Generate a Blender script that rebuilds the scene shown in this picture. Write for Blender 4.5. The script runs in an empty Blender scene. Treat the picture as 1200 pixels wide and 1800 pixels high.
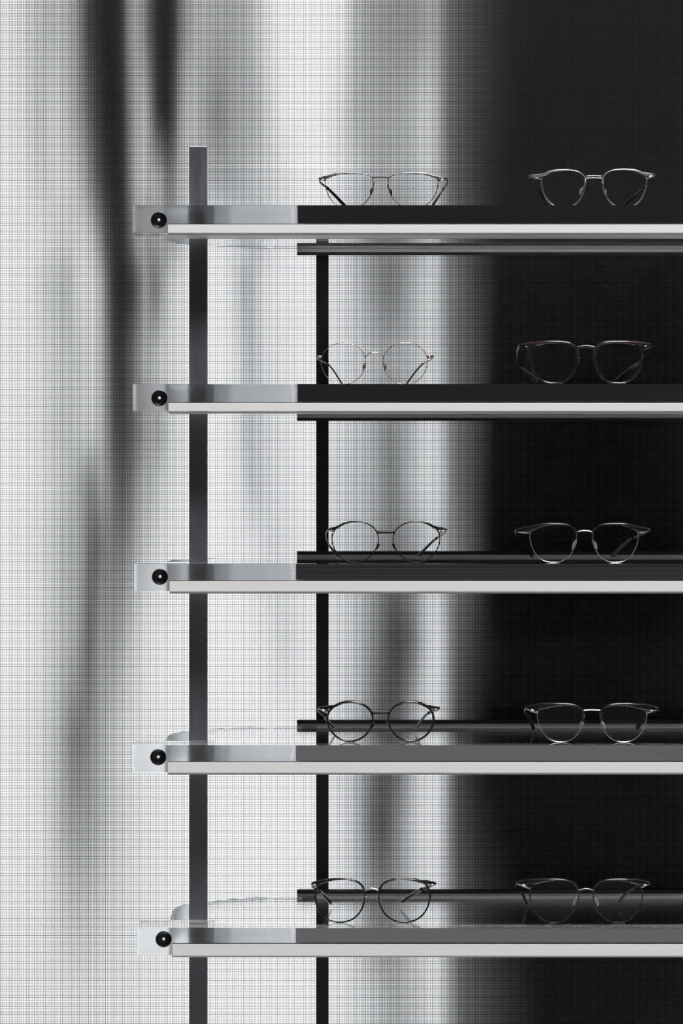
import bpy, bmesh, math, random
from mathutils import Vector, Matrix
random.seed(7)
sc = bpy.context.scene
col = sc.collection

# ------------------------------------------------------------------ frame of the place
D = 3.36            # camera to the front face of the shelves (m)
U = 0.0006          # one photo pixel at the shelf fronts (m)
PX, PY = 515.0, 825.0
YS = 1.0
def W(px, py, d):
    """pixel seen at depth d behind the shelf fronts -> world point"""
    s = (D + d) / D
    return Vector(((px - PX) * U * s, d, (PY - py) * U * s))
def X0(px): return (px - PX) * U
def Z0(py): return (PY - py) * U

# ------------------------------------------------------------------ materials
def new_mat(name):
    m = bpy.data.materials.new(name); m.use_nodes = True
    nt = m.node_tree; nt.nodes.clear()
    out = nt.nodes.new('ShaderNodeOutputMaterial')
    return m, nt, out
def principled(name, colr, metallic=0.0, rough=0.5, coat=0.0, noise=0.0, nscale=(60, 60, 60), ior=1.5, bump=0.0):
    m, nt, out = new_mat(name)
    b = nt.nodes.new('ShaderNodeBsdfPrincipled')
    b.inputs['Base Color'].default_value = (*colr, 1)
    b.inputs['Metallic'].default_value = metallic
    b.inputs['Roughness'].default_value = rough
    b.inputs['IOR'].default_value = ior
    b.inputs['Coat Weight'].default_value = coat
    b.inputs['Coat Roughness'].default_value = 0.05
    nt.links.new(b.outputs[0], out.inputs[0])
    if noise or bump:
        tc = nt.nodes.new('ShaderNodeTexCoord')
        mp = nt.nodes.new('ShaderNodeMapping'); mp.inputs['Scale'].default_value = nscale
        n = nt.nodes.new('ShaderNodeTexNoise'); n.inputs['Scale'].default_value = 1.0; n.inputs['Detail'].default_value = 6
        nt.links.new(tc.outputs['Object'], mp.inputs[0]); nt.links.new(mp.outputs[0], n.inputs['Vector'])
        if noise:
            r = nt.nodes.new('ShaderNodeMapRange')
            r.inputs['From Min'].default_value = .3; r.inputs['From Max'].default_value = .7
            r.inputs['To Min'].default_value = max(0, rough - noise); r.inputs['To Max'].default_value = min(1, rough + noise)
            nt.links.new(n.outputs['Fac'], r.inputs['Value']); nt.links.new(r.outputs[0], b.inputs['Roughness'])
        if bump:
            bp = nt.nodes.new('ShaderNodeBump'); bp.inputs['Strength'].default_value = bump
            bp.inputs['Distance'].default_value = 0.0005
            nt.links.new(n.outputs['Fac'], bp.inputs['Height']); nt.links.new(bp.outputs[0], b.inputs['Normal'])
    return m
def glass(name, colr=(1, 1, 1), rough=0.0, ior=1.49, bump=0.0, nscale=(5, 5, 5)):
    m, nt, out = new_mat(name)
    b = nt.nodes.new('ShaderNodeBsdfPrincipled')
    b.inputs['Base Color'].default_value = (*colr, 1)
    b.inputs['Roughness'].default_value = rough
    b.inputs['IOR'].default_value = ior
    b.inputs['Transmission Weight'].default_value = 1.0
    nt.links.new(b.outputs[0], out.inputs[0])
    if bump:
        tc = nt.nodes.new('ShaderNodeTexCoord')
        mp = nt.nodes.new('ShaderNodeMapping'); mp.inputs['Scale'].default_value = nscale
        n = nt.nodes.new('ShaderNodeTexNoise'); n.inputs['Scale'].default_value = 1.0; n.inputs['Detail'].default_value = 1
        bp = nt.nodes.new('ShaderNodeBump'); bp.inputs['Strength'].default_value = bump
        bp.inputs['Distance'].default_value = 0.0003
        nt.links.new(tc.outputs['Object'], mp.inputs[0]); nt.links.new(mp.outputs[0], n.inputs['Vector'])
        nt.links.new(n.outputs['Fac'], bp.inputs['Height']); nt.links.new(bp.outputs[0], b.inputs['Normal'])
    return m

M = dict(
    acrylic=glass('clear_acrylic', (.985, .99, .995), 0.0, 1.49),
    sawn=glass('sawn_acrylic_face', (.86, .865, .88), .3, 1.49),  # slight grey tint paints in some of the inner reflections
    sawn_grey=glass('reflection_tinted_face', (.62, .625, .645), .19, 1.49),  # grey tint paints in the dark room reflected inside the acrylic
    edge=glass('ground_acrylic_edge', (.8, .82, .84), .4, 1.3),
    sheet=glass('clear_sheet', (.99, .993, 1), 0.0, 1.13),
    lens=glass('lens_glass', (.97, .975, .98), 0.0, 1.2),
    pad=principled('silicone_pad', (.62, .61, .60), .2, .3),
    frosted=glass('frosted_glass', (1, 1, 1), .31, 1.45),
    strip=principled('satin_aluminium', (.86, .845, .835), .2, .5, noise=.06, nscale=(2, 40, 900)),
    fascia=principled('polished_dark_steel', (.45, .45, .455), 1.0, .14, noise=.04, nscale=(1.5, 40, 500), bump=.05),
    post=principled('dark_steel', (.20, .207, .225), .8, .42, noise=.12, nscale=(60, 60, 12), bump=.15),
    postside=principled('bright_steel_edge', (.8, .8, .8), 1.0, .5),
    black=principled('black_anodised', (.006, .006, .007), 0, .4, noise=.1, nscale=(80, 80, 20)),
    barface=principled('satin_steel', (.42, .42, .41), .4, .35, noise=.05, nscale=(2, 40, 800)),
    plug=principled('black_plug', (.004, .004, .005), 0, .25),
    screw=principled('bright_screw', (.9, .88, .86), .3, .3),
    wire=principled('steel_wire', (.012, .011, .011), .3, .5),
    blackframe=principled('black_acetate', (.006, .006, .006), 0, .22, coat=.6),
    softblack=principled('black_titanium', (.012, .012, .013), .3, .35),
    brownframe=principled('brown_black_acetate', (.028, .014, .012), 0, .22, coat=.6),
    silver=principled('silver_metal', (.72, .70, .69), 1.0, .22),
    grey=principled('grey_metal', (.30, .30, .31), 1.0, .38),
    rose=principled('rose_silver_metal', (.62, .55, .54), 1.0, .3),
    copper=principled('copper_metal', (.50, .38, .34), 1.0, .3),
)
def scrim_mat(name, colr):  # see-through sheet; its opacity holds painted light and shade
    m, nt, out = new_mat(name)
    d = nt.nodes.new('ShaderNodeBsdfDiffuse'); d.inputs[0].default_value = (*colr, 1)
    t = nt.nodes.new('ShaderNodeBsdfTransparent')
    a = nt.nodes.new('ShaderNodeAttribute'); a.attribute_name = 'shade_opacity'
    mx = nt.nodes.new('ShaderNodeMixShader')
    nt.links.new(a.outputs['Fac'], mx.inputs[0]); nt.links.new(t.outputs[0], mx.inputs[1]); nt.links.new(d.outputs[0], mx.inputs[2])
    nt.links.new(mx.outputs[0], out.inputs[0])
    return m
M['scrim_grey'] = scrim_mat('grey_scrim', (.05, .048, .055))
M['scrim_black'] = scrim_mat('black_scrim', (.008, .006, .006))
def emit(name, colr, s):
    m, nt, out = new_mat(name)
    e = nt.nodes.new('ShaderNodeEmission'); e.inputs[0].default_value = (*colr, 1); e.inputs[1].default_value = s
    nt.links.new(e.outputs[0], out.inputs[0]); return m
M['backlight'] = emit('backlight_pane', (.955, .98, 1.0), 2.5)  # glow of the added light wall

# ------------------------------------------------------------------ mesh helpers
def add_box(bm, x0, x1, y0, y1, z0, z1, mi=0):
    vs = [bm.verts.new((x, y, z)) for x in (x0, x1) for y in (y0, y1) for z in (z0, z1)]
    for f in ((0, 1, 3, 2), (4, 6, 7, 5), (0, 4, 5, 1), (2, 3, 7, 6), (0, 2, 6, 4), (1, 5, 7, 3)):
        fc = bm.faces.new([vs[i] for i in f]); fc.material_index = mi
def add_prism(bm, poly, z0, z1, bevel=0):
    """poly = xy outline, extruded z0..z1"""
    lo = [bm.verts.new((x, y, z0)) for x, y in poly]
    hi = [bm.verts.new((x, y, z1)) for x, y in poly]
    n = len(poly)
    bm.faces.new(lo[::-1]); bm.faces.new(hi)
    for i in range(n):
        bm.faces.new((lo[i], lo[(i + 1) % n], hi[(i + 1) % n], hi[i]))
def add_tube(bm, pts, radii, closed=False, seg=10, up=Vector((0, 1, 0)), squash=1.0):
    """sweep along pts; radii[i] = (r across, r along up) ; ellipse section"""
    pts = [Vector(p) for p in pts]; n = len(pts)
    rings = []
    for i in range(n):
        a = pts[(i - 1) % n] if (closed or i > 0) else pts[i]
        b = pts[(i + 1) % n] if (closed or i < n - 1) else pts[i]
        t = (b - a).normalized()
        s = t.cross(up)
        if s.length < 1e-6: s = t.cross(Vector((0, 0, 1)))
        s.normalize(); u = s.cross(t).normalized()
        r = radii[i] if isinstance(radii, list) else radii
        if not isinstance(r, (tuple, list)): r = (r, r)
        rings.append([bm.verts.new(pts[i] + s * math.cos(k / seg * 2 * math.pi) * r[0] + u * math.sin(k / seg * 2 * math.pi) * r[1]) for k in range(seg)])
    m = n if closed else n - 1
    for i in range(m):
        A, B = rings[i], rings[(i + 1) % n]
        for k in range(seg):
            f = bm.faces.new((A[k], A[(k + 1) % seg], B[(k + 1) % seg], B[k])); f.smooth = True
    if not closed:
        bm.faces.new(rings[0][::-1]); bm.faces.new(rings[-1])
def add_ball(bm, c, r, rot=None, seg=14):
    mat = Matrix.Translation(c)
    if rot is not None: mat = mat @ rot
    mat = mat @ Matrix.Diagonal((r[0], r[1], r[2], 1))
    res = bmesh.ops.create_uvsphere(bm, u_segments=seg, v_segments=seg // 2 + 2, radius=1, matrix=mat)
    for v in res['verts']:
        for f in v.link_faces: f.smooth = True
def add_disc(bm, c, r, y0, y1, seg=40, taper=1.0):
    """cylinder with its axis along y"""
    a = [bm.verts.new((c.x + r * taper * math.cos(t), y0, c.z + r * taper * math.sin(t))) for t in [k / seg * 2 * math.pi for k in range(seg)]]
    b = [bm.verts.new((c.x + r * math.cos(t), y1, c.z + r * math.sin(t))) for t in [k / seg * 2 * math.pi for k in range(seg)]]
    bm.faces.new(a); bm.faces.new(b[::-1])
    for k in range(seg):
        f = bm.faces.new((a[k], b[k], b[(k + 1) % seg], a[(k + 1) % seg])); f.smooth = True
def link(name, bm, mats, parent=None, bevel=0, seg=2):
    bmesh.ops.recalc_face_normals(bm, faces=bm.faces[:])
    me = bpy.data.meshes.new(name); bm.to_mesh(me); bm.free()
    for m in (mats if isinstance(mats, (list, tuple)) else [mats]): me.materials.append(m)
    o = bpy.data.objects.new(name, me); col.objects.link(o)
    if parent is not None:
        o.parent = parent
        o.matrix_parent_inverse = Matrix.Translation(-ROOTLOC.get(parent.name, Vector()))
    if bevel:
        b = o.modifiers.new('bevel', 'BEVEL'); b.width = bevel; b.segments = seg; b.limit_method = 'ANGLE'
    return o
ROOTLOC = {}
def thing(name, loc, label, cat, group=None):
    o = bpy.data.objects.new(name, None); col.objects.link(o)
    o.location = loc; o.empty_display_size = .02
    ROOTLOC[o.name] = Vector(loc)
    o['label'] = label; o['category'] = cat
    if group: o['group'] = group
    return o
def tag(o, label, cat, group=None):
    o['label'] = label; o['category'] = cat
    if group: o['group'] = group
    return o

def resample(pts, n):
    pts = [Vector(p) for p in pts]
    out = []
    # catmull-rom
    P = [pts[0] * 2 - pts[1]] + pts + [pts[-1] * 2 - pts[-2]]
    segs = len(pts) - 1
    for k in range(n + 1):
        u = k / n * segs; i = min(int(u), segs - 1); t = u - i
        p0, p1, p2, p3 = P[i:i + 4]
        out.append(.5 * ((2 * p1) + (-p0 + p2) * t + (2 * p0 - 5 * p1 + 4 * p2 - p3) * t * t + (-p0 + 3 * p1 - 3 * p2 + p3) * t ** 3))
    return out

def front_face(o):
    """the sawn front face of the acrylic is faintly reeded"""
    for p in o.data.polygons:
        if p.normal.y < -.9 and p.center.y < .01: p.material_index = 1
# ------------------------------------------------------------------ shelves
REAR = .250
XR = X0(1330)
#        x shift, top, bottom, front rail top, plug centre, label
SH = [
    (0,  361, 409, 395, (279, 387), 'topmost clear acrylic shelf, its thick slab edged by a bright steel rail'),
    (1,  675, 722, 708.5, (280, 700), 'second clear acrylic shelf from the top, under the copper round eyeglasses'),
    (3,  991, 1039, 1021.5, (281, 1014), 'middle clear acrylic shelf of five, with bright steel front rail'),
    (0, 1310, 1357.5, 1339.5, (278, 1331), 'second clear acrylic shelf from the bottom, with grey fascia'),
    (8, 1631, 1679, 1659, (287.5, 1651), 'lowest clear acrylic shelf, its rounded rear corner plainly visible'),
]
POSTX = ((332 - PX) * U / .982, (364 - PX) * U / .982)
for i, (dx, ty, by, sy, (cx, cy), lab) in enumerate(SH):
    zt, zb = Z0(ty), Z0(by)
    xl = X0(233 + dx)
    root = thing('acrylic_shelf', (xl, 0, zb), lab, 'shelf', 'clear acrylic display shelves')
    # end block beside and in front of the post
    bd = .060
    xb = X0(376)
    bm = bmesh.new(); add_box(bm, xl, xb - .0002, .001, bd, zb, zt)
    eb = link('end_block', bm, [M['acrylic'], M['sawn']], root)
    front_face(eb)
    # slab: outline with rounded rear-left corner, notched round the post
    pl = POSTX[0] - .0004; pr = POSTX[1] + .0004; py1 = .0895
    cur = [Vector(p) for p in ((X0(560), REAR, 0), (X0(524), .2455, 0), (X0(470), .2405, 0), (X0(435), .233, 0), (X0(393), .218, 0), (X0(352), .194, 0), (X0(334), .165, 0), (X0(331), .125, 0), (X0(331), py1 + .004, 0))]
    cur = resample(cur, 40)
    poly = [(xb, .001), (XR, .001), (XR, REAR)] + [(p.x, p.y) for p in cur] + [(pl, py1), (pr, py1), (pr, bd + .0003), (xb, bd + .0003)]
    bm = bmesh.new(); add_prism(bm, poly, zb, zt)
    front_face(link('slab', bm, [M['acrylic'], M['sawn_grey']], root))
    oc = resample([Vector(p) for p in ((X0(287 + dx), bd + .0004, 0), (X0(287 + dx), .10, 0), (X0(290 + dx * .7), .134, 0), (X0(304), .166, 0), (X0(326), .188, 0), (X0(360), .206, 0), (X0(400), .226, 0), (X0(440), .2395, 0), (X0(474), .2448, 0), (X0(509), .2492, 0))], 48)
    ic = []
    for q, p in enumerate(oc):
        t = (oc[min(q + 1, 48)] - oc[max(q - 1, 0)]).normalized()
        ic.append(p + Vector((t.y, -t.x, 0)) * .0038)
    bm = bmesh.new(); add_prism(bm, [(p.x, p.y) for p in oc] + [(p.x, p.y) for p in ic[::-1]], zb, zt)
    link('bent_edge', bm, M['edge'], root)
    # dark polished fascia above, bright rail below
    sz = Z0(sy)
    bm = bmesh.new(); add_box(bm, X0(523 - (3 if i > 1 else 0)), XR, -.0016, .0008, sz + .0014, zt)
    link('fascia', bm, M['fascia'], root)
    bm = bmesh.new(); add_box(bm, X0(295 + dx), XR, -.0019, .0008, sz + .0001, sz + .0008)
    link('gap_shadow', bm, M['black'], root)  # thin black strip stands in for the shadow gap above the rail
    bm = bmesh.new(); add_box(bm, X0(295 + dx), XR, -.0022, .0008, zb - .0004, sz)
    add_box(bm, X0(295 + dx), XR, .0008, .056, zb - .0024, zb - .0006)
    link('front_rail', bm, M['strip'], root, bevel=.0002)
    # rear bar gripping the back edge, and a thin rail behind it
    hx = X0(522)
    bm = bmesh.new()
    add_box(bm, hx, XR, REAR + .0012, REAR + .005, zb - .0070, zt + .0068)
    add_box(bm, hx, XR, REAR + .0002, REAR + .0014, zt + .0027, zt + .0068)
    add_box(bm, hx, XR, REAR + .0002, REAR + .0014, zb - .0070, zb - .0035)
    link('rear_bar', bm, M['black'], root)
    bm = bmesh.new(); add_box(bm, hx, XR, REAR + .0002, REAR + .0011, zb - .0034, zt + .0026)
    link('bar_lining', bm, M['barface'], root)
    bm = bmesh.new()
    add_box(bm, hx + .002, XR, .2635, .2665, zt + .0035, zt + .0062)
    for xx in (hx + .004, X0(760), X0(1010), X0(1260)):
        add_box(bm, xx, xx + .004, REAR + .004, .2636, zt + .0035, zt + .005)
    link('back_rail', bm, M['black'], root)
    # black plug with a bright screw, let into the end block
    c = Vector((X0(cx), 0, Z0(cy)))
    bm = bmesh.new()
    seg = 48; prof = [(.0085, .0008), (.0085, -.0004), (.0080, -.0009), (.0074, -.0005), (.0050, .0002), (.0024, .0004), (.0001, .0004)]
    rings = [[bm.verts.new((c.x + r * math.cos(k / seg * 2 * math.pi), y, c.z + r * math.sin(k / seg * 2 * math.pi))) for k in range(seg)] for r, y in prof]
    for a, b in zip(rings, rings[1:]):
        for k in range(seg):
            f = bm.faces.new((a[k], a[(k + 1) % seg], b[(k + 1) % seg], b[k])); f.smooth = True
    bm.faces.new(rings[0]); bm.faces.new(rings[-1])
    plug = link('plug', bm, M['plug'], root)
    ROOTLOC[plug.name] = ROOTLOC[root.name]
    bm = bmesh.new(); add_ball(bm, c + Vector((0, .0002, 0)), (.0017, .0010, .0017))
    sw = link('screw_head', bm, M['screw'], plug)
    sw.matrix_parent_inverse = Matrix.Identity(4)
    sw.matrix_parent_inverse = (Matrix.Translation(ROOTLOC[root.name]) @ plug.matrix_parent_inverse).inverted()

# ------------------------------------------------------------------ posts
zt = Z0(257) / .982; zlow = Z0(2050)
bm = bmesh.new(); add_box(bm, POSTX[0], POSTX[1], .0606, .0890, zlow, zt)
po = link('steel_post', bm, [M['post'], M['postside']], bevel=.0007)
for p in po.data.polygons:
    if abs(p.normal.x) > .9: p.material_index = 1
tag(po, 'flat dark steel post standing in front, through the shelf ends', 'post')
k = D / (D + .273)
bm = bmesh.new(); add_box(bm, (556 - PX) * U / k, (577.5 - PX) * U / k, .273, .290, zlow, Z0(427) / k)
tag(link('rear_post', bm, M['black'], bevel=.0012), 'narrow black post standing behind the shelves', 'post')

# ------------------------------------------------------------------ clear backing sheet
k = D / (D + .268)
bm = bmesh.new(); add_box(bm, (369 - PX) * U / k, XR * 1.05, .2675, .2715, zlow, Z0(290) / k)
tag(link('backing_sheet', bm, M['sheet']), 'tall clear backing sheet between the shelves and the wire mesh', 'acrylic sheet')

# ------------------------------------------------------------------ wire mesh screen: every wire is a real square bar
YM = .330; km = D / (D + YM)
pitch = 2.72 * U / km; hw = .00027
xa, xz = -.52, .72; za, zz = -.80, .72
bm = bmesh.new()
def wire(x0, x1, y0, y1, z0, z1):
    add_box(bm, x0, x1, y0, y1, z0, z1)
x = xa
while x < xz:
    wire(x - hw, x + hw, YM, YM + 2 * hw, za, zz); x += pitch
z = za
while z < zz:
    wire(xa, xz, YM + 2 * hw, YM + 4 * hw, z - hw, z + hw); z += pitch
me_o = link('mesh_screen', bm, M['wire'])
tag(me_o, 'fine square wire mesh screen stretched across behind the shelves', 'wire mesh')

# ------------------------------------------------------------------ added frosted panel, made-up scrims and daylight behind it
YF = .362
bm = bmesh.new(); add_box(bm, -.62, .82, YF, YF + .005, -.9, .8)
wb = link('wall_back', bm, M['frosted']); wb['kind'] = 'structure'  # panel added to blur the backlight
bm = bmesh.new()
vs = [bm.verts.new(p) for p in ((-2.2, 1.3, -2.2), (2.4, 1.3, -2.2), (2.4, 1.3, 2.2), (-2.2, 1.3, 2.2))]
bm.faces.new(vs)
bm.free()
bm = bmesh.new(); add_box(bm, -2.4, 2.6, 1.30, 1.32, -2.4, 2.4)
wn = link('light_wall', bm, M['backlight']); wn['kind'] = 'structure'  # glowing wall added to backlight the frosted panel

# how much daylight is painted into the scrims' opacity, by height and width
BRIGHTNESS = {
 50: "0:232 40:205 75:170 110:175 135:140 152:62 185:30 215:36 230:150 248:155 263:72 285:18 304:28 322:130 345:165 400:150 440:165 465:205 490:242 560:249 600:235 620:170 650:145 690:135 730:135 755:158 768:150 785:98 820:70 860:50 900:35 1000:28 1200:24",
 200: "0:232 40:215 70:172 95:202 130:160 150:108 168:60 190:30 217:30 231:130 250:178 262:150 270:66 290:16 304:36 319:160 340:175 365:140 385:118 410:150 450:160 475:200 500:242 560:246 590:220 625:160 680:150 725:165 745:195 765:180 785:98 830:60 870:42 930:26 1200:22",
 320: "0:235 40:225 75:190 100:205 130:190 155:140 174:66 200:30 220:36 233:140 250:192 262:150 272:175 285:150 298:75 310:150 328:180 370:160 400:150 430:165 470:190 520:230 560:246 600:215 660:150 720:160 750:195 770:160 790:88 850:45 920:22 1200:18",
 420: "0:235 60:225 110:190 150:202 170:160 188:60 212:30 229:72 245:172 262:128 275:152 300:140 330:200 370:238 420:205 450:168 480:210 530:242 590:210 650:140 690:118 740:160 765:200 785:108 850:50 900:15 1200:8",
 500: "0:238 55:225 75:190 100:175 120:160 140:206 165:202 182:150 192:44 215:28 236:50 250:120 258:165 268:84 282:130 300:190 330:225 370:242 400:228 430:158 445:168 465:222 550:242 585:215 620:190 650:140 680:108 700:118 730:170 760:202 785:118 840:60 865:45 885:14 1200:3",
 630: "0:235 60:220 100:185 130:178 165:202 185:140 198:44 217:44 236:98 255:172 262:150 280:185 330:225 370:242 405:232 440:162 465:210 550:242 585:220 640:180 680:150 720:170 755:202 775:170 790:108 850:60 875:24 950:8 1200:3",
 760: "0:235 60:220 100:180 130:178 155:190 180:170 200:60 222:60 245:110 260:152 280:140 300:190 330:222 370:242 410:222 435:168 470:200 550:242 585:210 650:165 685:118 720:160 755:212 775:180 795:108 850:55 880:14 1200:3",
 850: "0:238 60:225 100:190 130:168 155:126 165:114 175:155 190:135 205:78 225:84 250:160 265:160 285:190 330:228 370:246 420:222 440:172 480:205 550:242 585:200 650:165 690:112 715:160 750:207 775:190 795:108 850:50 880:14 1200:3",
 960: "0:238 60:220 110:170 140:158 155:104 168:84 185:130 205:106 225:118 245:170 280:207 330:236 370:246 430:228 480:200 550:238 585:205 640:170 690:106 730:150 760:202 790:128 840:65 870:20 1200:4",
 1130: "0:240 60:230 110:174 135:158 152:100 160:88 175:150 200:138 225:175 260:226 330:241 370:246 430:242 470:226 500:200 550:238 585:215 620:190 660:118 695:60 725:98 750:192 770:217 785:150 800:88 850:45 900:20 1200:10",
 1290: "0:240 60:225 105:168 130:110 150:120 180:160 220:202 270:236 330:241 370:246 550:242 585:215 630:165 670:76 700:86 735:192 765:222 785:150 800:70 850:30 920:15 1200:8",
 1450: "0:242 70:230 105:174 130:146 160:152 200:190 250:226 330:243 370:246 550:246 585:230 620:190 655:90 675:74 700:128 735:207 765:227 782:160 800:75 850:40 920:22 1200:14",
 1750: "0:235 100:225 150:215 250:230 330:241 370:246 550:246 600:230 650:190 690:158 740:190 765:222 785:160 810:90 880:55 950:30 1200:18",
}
BRIGHTNESS = {k: [tuple(map(float, q.split(':'))) for q in v.split()] for k, v in BRIGHTNESS.items()}
FY = sorted(BRIGHTNESS)
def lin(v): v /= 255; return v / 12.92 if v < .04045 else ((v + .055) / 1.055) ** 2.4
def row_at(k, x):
    t = BRIGHTNESS[k]
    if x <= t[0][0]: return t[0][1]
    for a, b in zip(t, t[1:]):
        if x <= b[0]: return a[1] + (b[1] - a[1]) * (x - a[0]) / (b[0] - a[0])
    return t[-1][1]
def shade_opacity_at(x, y):
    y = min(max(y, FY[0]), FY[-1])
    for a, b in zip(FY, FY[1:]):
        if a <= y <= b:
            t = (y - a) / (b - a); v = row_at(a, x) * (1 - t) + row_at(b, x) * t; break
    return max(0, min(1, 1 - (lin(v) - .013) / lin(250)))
def scrim(xa, xb, mat, label):  # made-up sheet with the light and dark streaks put into its opacity
    bm = bmesh.new(); lay = bm.verts.layers.float.new('shade_opacity')
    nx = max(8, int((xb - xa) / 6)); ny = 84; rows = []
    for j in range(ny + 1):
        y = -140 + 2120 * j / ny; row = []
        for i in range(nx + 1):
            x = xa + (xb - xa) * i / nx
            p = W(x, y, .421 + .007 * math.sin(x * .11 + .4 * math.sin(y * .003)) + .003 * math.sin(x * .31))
            v = bm.verts.new(p); v[lay] = shade_opacity_at(x, y); row.append(v)
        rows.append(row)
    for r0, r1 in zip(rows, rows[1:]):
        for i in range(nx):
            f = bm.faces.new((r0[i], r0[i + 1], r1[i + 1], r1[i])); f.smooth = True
    return tag(link('scrim', bm, mat), label, 'scrim', 'added scrims shaping the backlight behind the frosted panel')
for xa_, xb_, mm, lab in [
    (-150, 146, 'scrim_grey', 'pale sheer curtain added at the left edge, faint grey shading in its opacity'),
    (146, 331, 'scrim_black', 'sheer curtain added left of the front post, blackest shading in its opacity'),
    (331, 582, 'scrim_grey', 'bright sheer curtain added between the front post and the rear post'),
    (582, 783, 'scrim_grey', 'added grey-shaded sheer curtain just right of the rear post'),
    (783, 1360, 'scrim_black', 'black curtain added to darken the right half behind the mesh')]:
    scrim(xa_, xb_, M[mm], lab)

# ------------------------------------------------------------------ eyeglasses
def lens_outline(x0, x1, y0, y1, side, nt=2.6, nb=2.2, taper=.12, n=56, flare=.0, cyf=.46):
    """closed outline in photo pixels; side=-1 left lens, +1 right; flare lifts the outer top corner"""
    cx, cy = (x0 + x1) / 2, y0 + (y1 - y0) * cyf
    a = (x1 - x0) / 2; pts = []
    for k in range(n):
        t = k / n * 2 * math.pi
        c, s = math.cos(t), math.sin(t)
        e = nt if s > 0 else nb
        ux = math.copysign(abs(c) ** (2 / e), c); uz = math.copysign(abs(s) ** (2 / e), s)
        b = (cy - y0) if s > 0 else (y1 - cy)
        x = cx + a * ux * (1 - taper * max(0, -uz))
        y = cy - b * uz
        if uz > 0 and ux * side > 0: y += -flare * uz * abs(ux) * 1.0
        pts.append((x, y))
    return pts
def eyeglasses(sh, g):
    d0 = g.get('d', .036)
    zt = Z0(SH[sh][1])
    s0 = (D + d0) / D
    L, R = g['L'], g['R']
    # the lowest point of the rims rests on the slab
    rim = g['rim'] * U
    zmin = (PY - L[3]) * U * s0
    dz = zt + rim * g.get('rb', 1) - zmin
    def Q(px, py, d=d0, lift=True):
        v = W(px, py, d)
        if lift: v.z += dz
        return v
    cxm = (L[0] + R[1]) / 2
    root = thing('eyeglasses', (Q(cxm, L[3]).x, d0, zt), g['label'], 'eyeglasses', 'eyeglasses on the shelves')
    m_rim = M[g['mrim']]; m_brow = M[g.get('mbrow', g['mrim'])]
    wrap = .003
    def wy(px):   # slight wrap of the front: the outer ends sit further back
        u = (px - cxm) / ((R[1] - L[0]) / 2); return d0 + wrap * (u * u)
    outs = {}
    for side, bx in ((-1, L), (1, R)):
        pts = lens_outline(*bx, side, g.get('nt', 2.5), g.get('nb', 2.2), g.get('taper', .12), flare=g.get('flare', 0), cyf=g.get('cyf', .44))
        outs[side] = pts
        w = [Q(px, py, wy(px)) for px, py in pts]
        rad = []
        cy = (bx[2] + bx[3]) / 2
        for px, py in pts:
            u = max(0, min(1, (cy - py) / ((bx[3] - bx[2]) / 2) * .8 + .1))
            r = rim * (1 + (g.get('rtop', 1) - 1) * u)
            rad.append((r, max(r * .9, .0007)))
        bm = bmesh.new(); add_tube(bm, w, rad, closed=True, seg=10)
        link('rim', bm, m_rim, root)
        # lens
        bm = bmesh.new()
        f = [bm.verts.new(p + Vector((0, -.0006, 0))) for p in w]; b = [bm.verts.new(p + Vector((0, .0006, 0))) for p in w]
        c = sum(w, Vector()) / len(w)
        cf = bm.verts.new(c + Vector((0, -.0006, 0))); cb = bm.verts.new(c + Vector((0, .0006, 0)))
        n = len(w)
        for i in range(n):
            j = (i + 1) % n
            for fc in (bm.faces.new((f[i], f[j], cf)), bm.faces.new((b[j], b[i], cb)), bm.faces.new((f[j], f[i], b[i], b[j]))): pass
        # scale lens inwards slightly so it seats in the rim
        for v in bm.verts:
            v.co.x = c.x + (v.co.x - c.x) * .985; v.co.z = c.z + (v.co.z - c.z) * .985
        link('lens', bm, M['lens'], root)
        # brow: thick upper piece tapering outwards to the end point
        if g.get('brow'):
            ep = g['E'][0 if side < 0 else 1]
            top = [p for p in pts if p[1] < cy - 2]
            top.sort(key=lambda p: p[0] * side)      # from inner to outer
            n = len(top)
            path = []; rr = []
            o0, o1 = g['brow']
            xo = top[-1][0]
            for i, p in enumerate(top):
                u = abs(p[0] - top[0][0]) / abs(xo - top[0][0])
                if p[1] > ep[1] - o1 * .55 and u > .5: break
                if u > .93: break
                th = o0 + (o1 - o0) * u ** 2.2
                path.append(Q(p[0], p[1] + th * .3 - .6, wy(p[0]) - .0006)); rr.append((th * U * .5, .0016))
            lx, ly = p
            for t, kk in ((.35, 1.0), (.7, .85), (1.0, .55)):
                x_ = lx + (ep[0] - lx) * t; y_ = ly + (ep[1] - ly) * t + o1 * .1 * (1 - t)
                path.append(Q(x_, y_, wy(x_) - .0004 + .002 * t)); rr.append((o1 * U * .5 * kk, .0018))
            bm = bmesh.new(); add_tube(bm, path, rr, seg=12)
            link('brow_bar', bm, m_brow, root)
        # end piece + hinge + temple
        ep = g['E'][0 if side < 0 else 1]
        out = [p for p in pts if (p[0] - (bx[0] + bx[1]) / 2) * side > 0]
        near = min(out, key=lambda p: (p[0] - ep[0]) ** 2 + (p[1] - ep[1]) ** 2)
        et = g.get('et', 2.2)
        bm = bmesh.new()
        add_tube(bm, [Q(*near, wy(near[0])), Q((near[0] + ep[0]) / 2, (near[1] + ep[1]) / 2, wy(ep[0])), Q(ep[0], ep[1], wy(ep[0]) + .001), Q(ep[0], ep[1] + .5, wy(ep[0]) + .006)],
                 [(et * U * .8, .0012), (et * U, .0013), (et * U * .9, .0013), (et * U * .7, .0011)], seg=8)
        c = Q(ep[0] - side * 1.0, ep[1], wy(ep[0]) + .005)
        e = et * U * .9
        add_box(bm, c.x - e, c.x + e, c.y - .002, c.y + .002, c.z - e, c.z + e)
        link('hinge', bm, M[g.get('mhinge', 'silver')], root)
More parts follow.
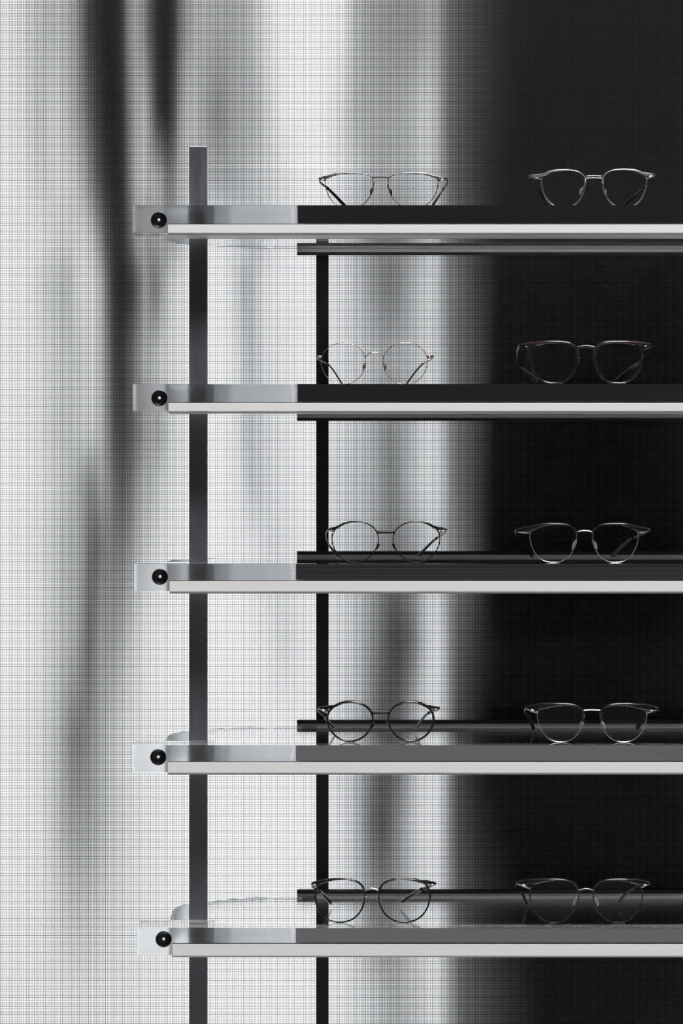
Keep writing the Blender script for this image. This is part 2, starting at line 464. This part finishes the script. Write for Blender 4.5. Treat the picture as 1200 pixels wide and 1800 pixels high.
        tp = g['T'][0 if side < 0 else 1]       # (bend px, bend py, tip px, tip py)
        dt = d0 + .128
        ws = g.get('tw', 2.0) * U
        ztip = zt + .0014
        a = Q(ep[0], ep[1], wy(ep[0]) + .005)
        tip = W(tp[2], tp[3], dt); tip.z = max(tip.z, ztip + ws)
        bend = W(tp[0], tp[1], d0 + .088)
        bend.z = max(bend.z, ztip + ws + .004)
        path = resample([a, a.lerp(bend, .35) + Vector((side * .003, 0, .0005)), bend, tip], 26)
        n = len(path)
        ctip = int(n * .62)
        def prof(i):
            u = i / (n - 1); return (ws * .32 + ws * .25 * u, ws * (.75 + .35 * u))
        bm = bmesh.new(); add_tube(bm, path[:ctip + 1], [prof(i) for i in range(ctip + 1)], seg=8, up=Vector((0, 0, 1)))
        tm = link('temple', bm, M[g.get('mtemple', g['mrim'])], root)
        bm = bmesh.new(); add_tube(bm, path[ctip - 1:], [tuple(q * 1.35 for q in prof(i)) for i in range(ctip - 1, n - 1)] + [tuple(q * .6 for q in prof(n - 1))], seg=10, up=Vector((0, 0, 1)))
        tt = link('temple_tip', bm, M[g.get('mtip', 'blackframe')], tm)
        tt.matrix_parent_inverse = (Matrix.Translation(ROOTLOC[root.name]) @ tm.matrix_parent_inverse).inverted()
    # bridge
    bs = [tuple(p) for p in g['B']]
    def edge(side, py):   # the rim's inner edge at this height
        c = L if side < 0 else R
        q = [p for p in outs[side] if (p[0] - (c[0] + c[1]) / 2) * side < 0]
        q = min(q, key=lambda p: abs(p[1] - py)); return (q[0], py)
    bs[0] = edge(-1, bs[0][1]); bs[-1] = edge(1, bs[-1][1])
    bt = g.get('bt', 1.6) * U
    bp = resample([Q(px, py, d0 - .001) for px, py in bs], 12)
    bm = bmesh.new(); add_tube(bm, bp, (bt, max(bt * .8, .0007)), seg=10)
    if g.get('double'):
        bp2 = [p + Vector((0, .001, .0024)) for p in bp]
        add_tube(bm, bp2, (bt * .7, bt * .7), seg=8)
    link('bridge', bm, M[g.get('mbridge', g['mrim'])], root)
    # nose pads
    for side, pp in ((-1, g['P'][0]), (1, g['P'][1])):
        ps = g.get('ps', 1.0)
        c = Q(pp[0], pp[1], d0 + .006)
        rot = Matrix.Rotation(side * -math.radians(24), 4, 'Y')
        bm = bmesh.new(); add_ball(bm, c, (.0016 * ps, .0022 * ps, .0052 * ps), rot)
        pd = link('nose_pad', bm, M[g.get('mpad', 'pad')], root)
        if g.get('arms', True):
            bx = L if side < 0 else R
            inner = min(outs[side], key=lambda p: (p[0] - pp[0]) ** 2 + (p[1] - (pp[1] - 9)) ** 2)
            pa = resample([Q(*inner, d0), Q((inner[0] + pp[0]) / 2 - side * 1, pp[1] - 7, d0 + .006), Q(pp[0] + side * 3.0, pp[1] - 2, d0 + .008), c], 10)
            bm = bmesh.new(); add_tube(bm, pa, (.00042, .00042), seg=6)
            add_ball(bm, Q(pp[0] + side * 1.5, pp[1], d0 + .0065), (.0009, .0010, .0014))
            link('pad_arm', bm, M[g.get('marm', 'silver')], root)
    return root

GL = [
 (0, dict(L=(571.5, 657, 308, 369), R=(681, 770, 308, 369), rim=.9, mrim='grey', nt=2.7, nb=2.5, taper=.12, cyf=.28, brow=(1.8, 6.5), mbrow='grey', E=((561, 318), (784, 318)),
   B=[(657, 316), (669, 315.5), (681, 316)], bt=1.3, mbridge='softblack', P=((653, 341), (686, 342)), ps=.8, mpad='softblack', marm='softblack',
   T=((580, 335, 610, 366), (776, 336, 757, 366)), tw=2.6, mtemple='softblack', label='grey half-brow metal eyeglasses at the left end of the topmost shelf')),
 (0, dict(L=(951, 1029, 303, 369), R=(1058, 1136, 302, 369), rim=1.3, mrim='rose', nt=2.6, nb=2.5, taper=.18, cyf=.35, brow=(2, 6), mbrow='rose', E=((930, 314), (1150, 312)),
   B=[(1029, 318), (1043, 317), (1058, 318)], bt=.8, double=True, P=((1021, 340), (1062, 341)), ps=.9,
   T=((948, 338, 963, 364), (1126, 334, 1092, 364)), tw=2.4, mtemple='softblack', label='silvery metal eyeglasses with double bridge at the right of the topmost shelf')),
 (1, dict(L=(564.5, 642.5, 603.5, 677), R=(673, 751, 603.5, 677), rim=.6, mrim='copper', nt=2.0, nb=2.0, taper=0, E=((556, 628), (760, 628)), et=2.6, mhinge='copper',
   B=[(642.5, 628), (649, 622), (657, 620.5), (666, 622), (673, 628)], bt=.8, P=((640, 646), (676, 646)), ps=.75, mpad='copper', marm='copper',
   T=((580, 644, 602, 676), (738, 644, 713, 676)), tw=1.4, mtip='softblack', label='thin copper wire eyeglasses with round lenses on the second shelf from the top')),
 (1, dict(L=(932, 1015, 602, 676), R=(1044, 1127, 602, 676), rim=2.4, mrim='blackframe', nt=3.0, nb=2.5, taper=.14, cyf=.38, brow=(5, 9), mbrow='brownframe', bcut=.88, E=((914, 609), (1143, 608)), et=4,
   mhinge='blackframe', B=[(1015, 613), (1030, 610.5), (1044, 613)], bt=2.8, P=((1016, 636), (1043, 636)), ps=.8, mpad='blackframe', arms=False,
   T=((914, 640, 945, 672), (1120, 640, 1080, 672)), tw=4.5, mtemple='blackframe', label='chunky black acetate eyeglasses at the right of the second shelf from the top')),
 (2, dict(L=(583, 665, 918, 989.5), R=(690.5, 773, 918, 989.5), rim=1.05, rtop=1.25, mrim='softblack', nt=2.15, nb=2.0, taper=.06, brow=(2, 6), mbrow='blackframe', bcut=.86, E=((577, 932), (784, 932)), et=2.2,
   B=[(665, 937), (678, 937), (690.5, 937)], bt=2.6, mbridge='softblack', P=((664, 962), (692, 962)), ps=.7, mpad='softblack', arms=False,
   T=((578, 958, 596, 982), (762, 950, 733, 982)), tw=2.2, mtemple='grey', label='round black eyeglasses with straight bridge at the left of the middle shelf')),
 (2, dict(L=(931, 1013, 920, 988), R=(1041, 1121, 920, 988), rim=.85, mrim='silver', nt=3.0, nb=2.5, taper=.18, cyf=.38, brow=(2.4, 11), mbrow='blackframe', bcut=.9, E=((906, 933), (1141, 932)), et=2.4,
   B=[(1013, 935), (1020, 933), (1027, 932.5), (1034, 933), (1041, 935)], bt=1.2, mbridge='silver', P=((1009, 957), (1045, 957)), ps=1.1,
   T=((922, 960, 936, 982), (1105, 950, 1074, 980)), tw=3, mtemple='blackframe', label='black-browed eyeglasses with thin silver lower rims at the right of the middle shelf')),
 (3, dict(L=(575, 655, 1235, 1304.5), R=(681.5, 762, 1235, 1304.5), rim=1.85, rtop=1.25, mrim='blackframe', nt=2.1, nb=2.0, taper=.04, brow=(2.4, 6.5), mbrow='blackframe', bcut=.85, E=((560, 1246), (772, 1246)), et=2.2,
   B=[(655, 1254), (668, 1254), (681.5, 1254)], bt=2.4, mbridge='softblack', P=((655, 1277), (683, 1277)), ps=.75, mpad='blackframe', arms=False,
   T=((571, 1262, 588, 1281), (749, 1256, 730, 1281)), tw=2.2, mtemple='softblack', label='round black eyeglasses with full dark rims at the left of the fourth shelf down')),
 (3, dict(L=(944, 1026, 1238, 1305), R=(1054, 1136, 1238, 1305), rim=.8, mrim='silver', nt=2.8, nb=2.4, taper=.18, cyf=.36, brow=(4.5, 13), mbrow='blackframe', bcut=.9, E=((925, 1246), (1154, 1247)), et=2.6,
   B=[(1026, 1250), (1040, 1249), (1054, 1250)], bt=1.2, mbridge='silver', P=((1022, 1274), (1059, 1274)), ps=1.1,
   T=((930, 1262, 938, 1281), (1132, 1262, 1118, 1280)), tw=4.2, mtemple='blackframe', label='heavy black-browed eyeglasses with silver wire rims, right of the fourth shelf down')),
 (4, dict(L=(553.5, 641, 1547, 1623), R=(665, 755.5, 1547, 1623), rim=1.5, rtop=1.5, mrim='blackframe', nt=2.7, nb=2.3, taper=.1, cyf=.42, brow=(2.4, 8), mbrow='blackframe', bcut=.86, E=((548, 1555), (765, 1555)), et=2.4,
   B=[(641, 1567), (653, 1564), (665, 1567)], bt=1.5, mbridge='silver', P=((640, 1585), (666, 1585)), ps=1.0,
   T=((565, 1570, 583, 1588), (735, 1566, 703, 1587)), tw=2.8, mtemple='softblack', label='glossy black eyeglasses at the left of the lowest shelf')),
 (4, dict(L=(931, 1017, 1547, 1623), R=(1042, 1129, 1547, 1623), rim=1.2, rtop=1.3, mrim='brownframe', nt=2.7, nb=2.3, taper=.14, cyf=.40, brow=(2.6, 11.5), mbrow='blackframe', bcut=.88, E=((909, 1554), (1140, 1555)), et=2.4,
   B=[(1017, 1567), (1030, 1564), (1042, 1567)], bt=1.3, mbridge='grey', P=((1010, 1586), (1048, 1586)), ps=1.0,
   T=((917, 1570, 926, 1588), (1108, 1564, 1087, 1586)), tw=2.6, mtemple='softblack', label='brown-black eyeglasses with clear nose pads at the right of the lowest shelf')),
]
for sh, g in GL: eyeglasses(sh, g)

# ------------------------------------------------------------------ light
def area(name, loc, rot, sx, sy, radiance, colr=(1, 1, 1)):
    l = bpy.data.lights.new(name, 'AREA'); l.shape = 'RECTANGLE'; l.size = sx; l.size_y = sy
    l.energy = radiance * math.pi * sx * sy; l.color = colr
    o = bpy.data.objects.new(name, l); col.objects.link(o); o.location = loc; o.rotation_euler = rot
    return o
# low soft panel behind the camera (mirrors in the lower fascias)
area('low_soft_light', (.45, -3.6, -1.25), (math.radians(90), 0, 0), 2.4, 1.7, .24, (1, .98, .97))
# key light high in front of the shelves
area('key_light', (1.3, -3.0, 6.0), (math.radians(26), 0, math.radians(9)), 2.5, 2.5, 41)
# soft fill added from below to brighten the rail undersides
area('underside_fill', (.3, -1.3, -2.6), (math.radians(155), 0, 0), 3.0, 1.6, 1.25)
w = bpy.data.worlds.new('room'); w.use_nodes = True; sc.world = w
w.node_tree.nodes['Background'].inputs[0].default_value = (.03, .03, .031, 1)

# ------------------------------------------------------------------ camera
cd = bpy.data.cameras.new('camera'); cam = bpy.data.objects.new('camera', cd); col.objects.link(cam)
cam.location = (0, -D, 0); cam.rotation_euler = (math.radians(90), 0, 0)
cd.sensor_fit = 'HORIZONTAL'; cd.sensor_width = 36
cd.lens = 36 * D / (1200 * U)
cd.shift_x = (600 - PX) / 1200; cd.shift_y = (PY - 900) / 1200
cd.clip_start = .05; cd.clip_end = 50
sc.camera = cam
sc.view_settings.view_transform = 'Standard'; sc.view_settings.look = 'None'
sc.view_settings.exposure = 0; sc.view_settings.gamma = 1; sc.view_settings.use_curve_mapping = False
sc.cycles.use_denoising = True; sc.cycles.denoiser = 'OPENIMAGEDENOISE'; sc.cycles.denoising_prefilter = 'ACCURATE'
sc.cycles.max_bounces = 24; sc.cycles.transmission_bounces = 24; sc.cycles.transparent_max_bounces = 24
sc.cycles.glossy_bounces = 8; sc.cycles.diffuse_bounces = 3
sc.cycles.sample_clamp_indirect = 6
